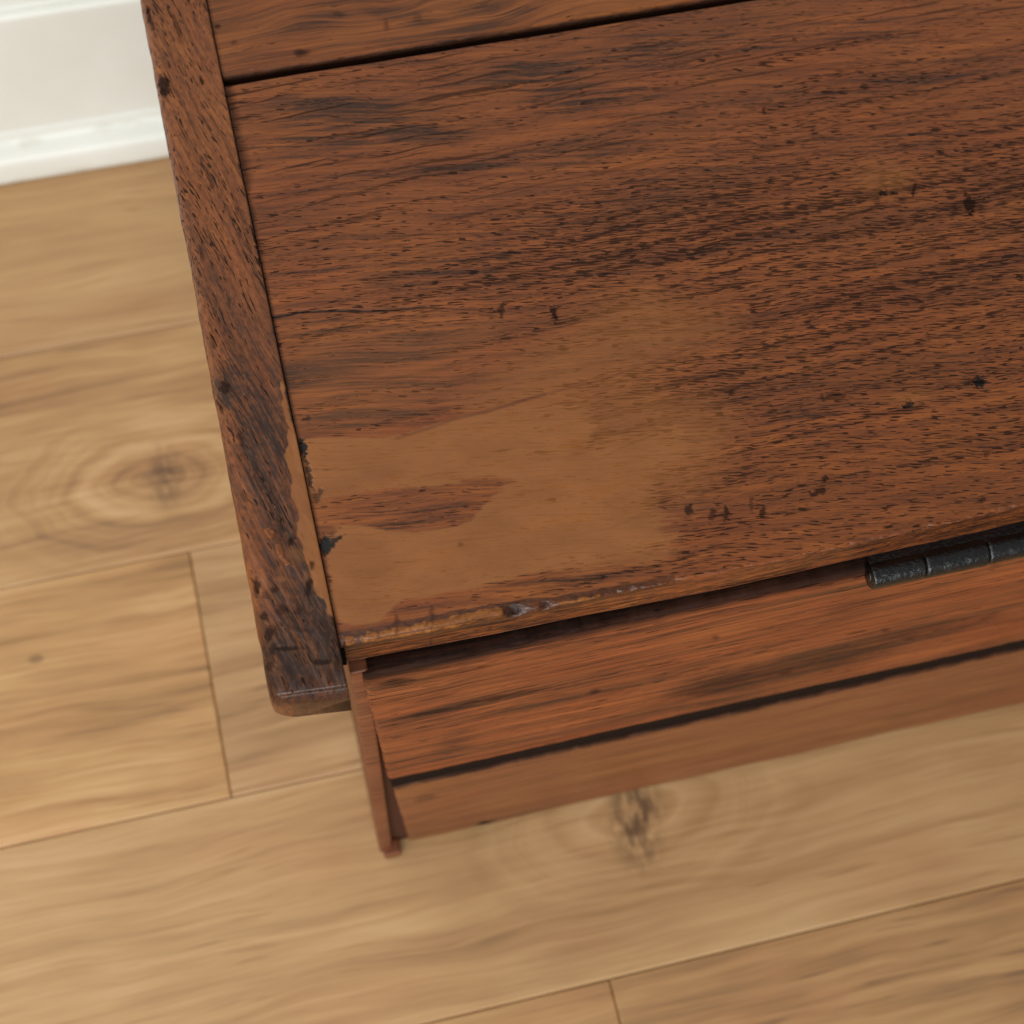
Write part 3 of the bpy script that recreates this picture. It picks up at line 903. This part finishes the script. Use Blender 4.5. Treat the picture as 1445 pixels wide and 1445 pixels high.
# beads and drops of filler: low mounds over a traced outline
def mound(name, outline, h, mat, parent, zbase=ZL, step=.0004, soft=.0016, seed=0):
    pol = top2(outline)
    lo, hi = pol.min(0) - step, pol.max(0) + step
    gx, gy = np.arange(lo[0], hi[0], step), np.arange(lo[1], hi[1], step)
    X, Y = np.meshgrid(gx, gy)
    Q = np.stack([X.ravel(), Y.ravel()], 1)
    sd = poly_sd(Q, pol) + fbm(Q[:, 0] * 500, Q[:, 1] * 500, seed) * .0004
    k = np.clip(sd / soft, 0, 1)
    Hh = h * np.sqrt(1 - (1 - k) ** 2) * (1 + .5 * fbm(Q[:, 0] * 260, Q[:, 1] * 260, seed + 3))
    Z = zbase + np.where(sd > 0, Hh, -.0003)
    ok = (sd > -step * 1.2).reshape(X.shape)
    idx = np.arange(X.size).reshape(X.shape)
    faces = []
    for i in range(X.shape[0] - 1):
        for j in range(X.shape[1] - 1):
            if ok[i, j] and ok[i + 1, j] and ok[i, j + 1] and ok[i + 1, j + 1]:
                faces.append((idx[i, j], idx[i, j + 1], idx[i + 1, j + 1], idx[i + 1, j]))
    used = sorted({v for f in faces for v in f})
    mp = {v: n for n, v in enumerate(used)}
    me = bpy.data.meshes.new(name)
    me.from_pydata([(Q[v, 0], Q[v, 1], Z[v]) for v in used], [], [tuple(mp[v] for v in f) for f in faces])
    return link(name, me, mat, parent)


mound('filler_drop', [(370, 748), (380, 744), (388, 750), (388, 760), (382, 764), (376, 757)], .0013, MAT_DROP, cleat, ZL + .0004, .0003, .0018, 2)
mound('filler_drop', [(388, 768), (396, 766), (400, 776), (402, 786), (410, 796), (404, 799), (394, 790), (389, 780)], .0012, MAT_DROP, cleat, ZL + .0004, .0003, .0018, 4)


# back boards
def back_panel(name, poly, thick, mat, marks=None, grid=.0012, xdense=.62, round_=.0030, pores=.4, lines=.5, seed=0):
    """poly: left-top, left-bottom x and z; board from there to XR"""
    (xt, zt), (xb, zb) = poly
    zs = np.concatenate([[zt], zt - round_ * (1 - np.cos(np.radians(np.arange(15, 91, 15)))), np.arange(zt - round_ - grid, zb + round_, -grid), zb + round_ * np.cos(np.radians(np.arange(15, 91, 15)))])
    zs = np.unique(np.clip(zs, zb, zt))[::-1]
    u = np.concatenate([np.arange(0, xdense, grid), np.linspace(xdense + .005, XR, 30)])
    Vv = np.zeros((len(zs), len(u), 3))
    for i, z in enumerate(zs):
        f = (zt - z) / (zt - zb)
        xl = xt + (xb - xt) * f + fbm(np.array([z * 260.]), np.array([0.]), seed + 2)[0] * .0007
        Vv[i, :, 0] = xl + (XR + .005 - xl) * (u / XR)
        e = min(zt - z, z - zb)
        yy = float(y_back(z)) + (round_ - math.sqrt(max(0, round_ ** 2 - (round_ - e) ** 2)) if e < round_ else 0)
        ue = u * 1.0
        yy = yy + np.where(ue < .002, (.002 - np.clip(ue, 0, .002)) * .6, 0)
        Vv[i, :, 1] = yy + fbm(u * 12, u * 0 + z * 40, seed) * .0008
        Vv[i, :, 2] = z + fbm(u * 20, u * 0 + f, seed + 9) * .0010 * (abs(f - .5) * 2) ** 3 + (fbm(u * 70, u * 0 + f * 3, seed + 19, 4) * .0022) * (abs(f - .5) * 2) ** 8
    front = Vv
    Pq = front[:, :, [0, 2]].reshape(-1, 2)
    n = len(Pq)
    at = {k: np.zeros(n) for k in ('filler', 'haze', 'dark', 'grime_shade', 'hole', 'red', 'amber', 'ochre')}
    at['pores'] = np.full(n, pores)
    at['lines'] = np.full(n, lines)
    if marks:
        marks(Pq, at)
    # solid: add rim to a back plane
    me = grid_mesh(name, front, attrs=at)
    bm = bmesh.new()
    bm.from_mesh(me)
    be = [e for e in bm.edges if e.is_boundary]
    r = bmesh.ops.extrude_edge_only(bm, edges=be)
    for v in [g for g in r['geom'] if isinstance(g, bmesh.types.BMVert)]:
        v.co.y = float(y_back(v.co.z)) + thick
    rim = [e for e in bm.edges if e.is_boundary]
    bmesh.ops.holes_fill(bm, edges=rim, sides=0)
    bmesh.ops.recalc_face_normals(bm, faces=bm.faces)
    bm.to_mesh(me)
    bm.free()
    o = link(name, me, mat, chest)
    return o


def bx(px, py, y=None): return on_back([(px, py)])[0] if y is None else on_plane([(px, py)], 1, y)[0]


def marks_upper(Pq, at):
    at['dark'] = np.maximum(at['dark'], blot(Pq, back2, [(700, 990, 170, 6, -.2, .7), (560, 965, 60, 6, -.2, .9), (1140, 935, 110, 14, -.22, .9), (1030, 962, 70, 12, -.2, .9), (1290, 893, 90, 12, -.22, .7),
                                                         (600, 1020, 90, 5, -.18, .6), (640, 1050, 30, 14, -.5, .5), (800, 985, 120, 5, -.2, .6), (1200, 860, 40, 10, -.3, .4), (1380, 870, 90, 8, -.22, .5), (870, 1010, 100, 8, -.2, .4),
                                                         (700, 915, 200, 12, -.2, .5)], 61, (30, 300)))
    g1 = blot(Pq, back2, [(560, 962, 26, 5, -.15, .9), (640, 950, 60, 4, -.2, .5), (700, 985, 60, 3, -.2, .7), (620, 1003, 50, 3, -.18, .8), (840, 975, 8, 3, -.2, .8), (612, 985, 30, 2, -.2, .6), (1010, 900, 5, 3, 0, .6), (1250, 890, 6, 3, 0, .5)], 63, (120, 900), .6)
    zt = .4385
    topg = np.clip(1.15 - (zt - Pq[:, 1]) / (.012 + .012 * np.clip(1 - Pq[:, 0] / .09, 0, 1) + .006 * fbm(Pq[:, 0] * 40, Pq[:, 1] * 0, 64)), 0, 1)  # grime plus painted shade below the lid's edge
    botg = np.clip(1.0 - (Pq[:, 1] - z_gap_top) / (.004 + .005 * fbm(Pq[:, 0] * 50, Pq[:, 1] * 0, 65)), 0, 1)  # darker towards the board's bottom edge
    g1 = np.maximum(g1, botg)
    at['grime_shade'] = np.maximum(g1, np.maximum(topg * 1.0, .55 * blot(Pq, back2, [(1140, 937, 120, 11, -.22, .9), (1020, 968, 70, 9, -.2, .8), (1300, 893, 100, 8, -.22, .6)], 66, (30, 200))))
    at['red'] = line_mark(Pq, back2([(935, 965), (1000, 925), (1050, 890), (1115, 838)]), .0006, (.4, .6))
    at['lines'][:] = .75
    endg = np.clip(1 - (Pq[:, 0] - .02) / .004, 0, 1)
    at['dark'] = np.maximum(at['dark'], endg * .3)


pT, pM = bx(505, 952), bx(549, 1104)
z_gap_top = float(bx(553, 1101)[2])
pL0, pL1 = bx(555, 1114), bx(578, 1190)
z_rail_top = float(pL0[2])
back = back_panel('back_board', ((float(bx(524, 1005)[0]) - .0022, .4385), (float(pM[0]), z_gap_top)), .02, MAT_BACK, marks_upper, seed=81)
back['label'] = 'upper back board of reddish streaked oak below the hinge'


def marks_lower(Pq, at):
    at['dark'] = blot(Pq, back2, [(1270, 1010, 30, 6, -.2, .5), (700, 1150, 160, 10, -.2, .35), (1330, 995, 100, 6, -.22, .4)], 91, (30, 200))
    at['grime_shade'] = blot(Pq, back2, [(600, 1125, 14, 4, -.2, .4), (686, 1164, 13, 5, -.2, 1.3)], 92, (200, 200), .4)
    at['grime_shade'] = np.maximum(at['grime_shade'], np.clip(1.1 - (z_rail_top - Pq[:, 1]) / (.004 + .004 * fbm(Pq[:, 0] * 70, Pq[:, 1] * 0, 93)), 0, 1))  # top edge painted dark to put out its bright rim
    at['lines'][:] = .15


rail = back_panel('back_rail', ((float(pL0[0]), z_rail_top), (float(pL1[0]), .0035)), .02, MAT_RAIL, marks_lower, pores=.12, seed=85)
rail['label'] = 'lower back rail of smooth brown oak near the floor'
# strip added between the two boards, its dark colour painting the gap's shade
box('gap_shade_strip', (float(pM[0]) + .002, XR, float(y_back(z_gap_top)) + .0028, YB + .0195, z_rail_top - .004, z_gap_top + .004), MAT_GAP_SHADE, chest)

# side board, seen on its near edge, leaning a little and ending in a small foot
sT, sB = bx(493, 947, .272), bx(535, 1195, .272)


def slanted(name, xt, xb, w, y0, y1, z0, z1, mat, parent, bev=.002):
    bm = bmesh.new()
    box_bm(bm, 0, w, y0, y1, z0, z1)
    for v in bm.verts:
        f = (v.co.z - z0) / (z1 - z0)
        v.co.x += xb + (xt - xb) * f
    bmesh.ops.subdivide_edges(bm, edges=[e for e in bm.edges if abs(e.verts[0].co.z - e.verts[1].co.z) > .01], cuts=24, use_grid_fill=True)
    es = [e for e in bm.edges if e.calc_face_angle(0) > .8]
    bmesh.ops.bevel(bm, geom=es, offset=bev, segments=3, affect='EDGES', profile=.5)
    return bm_obj(name, bm, mat, parent, True)


side = slanted('side_board', float(sT[0]), float(sB[0]), .0100, .2720, .775, .0015, .4395, MAT_SIDE, chest)
fx = float(floor2([(543, 1212)])[0][0])
foot = box('foot', (fx, fx + .0135, .2665, .2795, .0008, .013), MAT_SIDE, side, bev=.0022)
slanted('side_board', XR - .014, XR - .014, .0185, .2852, .775, .0015, .4440, MAT_SIDE, chest)
box('front_board', (.034, XR - .016, .757, .775, .0015, .4440), MAT_RAIL, chest, bev=.0015)
box('bottom_board', (.036, XR - .018, .300, .755, .06, .078), MAT_RAIL, chest)

box('joint_shade_strip', (.004, .0118, .2745, .79, ZB + .002, ZL - .0045), MAT_JOINT_SHADE, chest)  # black strip added to fill the cleat joint with shade

box('corner_shade_fill', (float(sB[0]) + .004, .052, .2792, .2990, .0015, .4360), MAT_CORNER_SHADE, chest)  # dark block added behind the corner gap to paint its shade

# ---------------------------------------------------------------- hinge
hinge = bpy.data.objects.new('hinge', None)
COL.objects.link(hinge)
hinge.parent = chest
hinge['label'] = 'black iron strap hinge with rounded barrel'
HY, HZ, HR = .2654, .4398, .0077


def barrel(name, x0, x1, r, seed):
    n, m = 40, 40
    X = np.linspace(x0, x1, n)
    s = np.minimum(X - x0, x1 - X)
    rr = r - .0009 * np.clip(1 - s / .0012, 0, 1) ** 2
    A = np.linspace(0, 2 * math.pi, m + 1)[:-1]
    Vb = np.zeros((m, n, 3))
    for i, a in enumerate(A):
        k = rr + fbm(X * 160, X * 0 + math.cos(a) * 1.7 + math.sin(a) * .9 + 5, seed) * .0003
        Vb[i, :, 0], Vb[i, :, 1], Vb[i, :, 2] = X, HY + k * math.cos(a), HZ + k * math.sin(a)
    me = grid_mesh(name, Vb, close_v=True)
    add_caps(me, Vb)
    return link(name, me, MAT_IRON, hinge)


hx = [float(on_plane([(px, py)], 1, HY - .004)[0][0]) for px, py in ((1240, 806), (1316, 790), (1407, 770))]
pitch = hx[2] - hx[1]
k0 = barrel('knuckle', hx[0], hx[1] - .0004, HR, 1)
barrel('knuckle', hx[1], hx[2] - .0004, HR + .0003, 2)
barrel('knuckle', hx[2], hx[2] + pitch - .0004, HR - .0001, 3)
barrel('knuckle', hx[2] + pitch, hx[2] + 2 * pitch - .0004, HR + .0002, 4)
barrel('pin', hx[0] - .0008, hx[0] + .003, .0034, 5)
box('leaf', (hx[0] + .0005, hx[2] + 2 * pitch - .001, HY, .345, .4440, .4460), MAT_IRON, hinge)
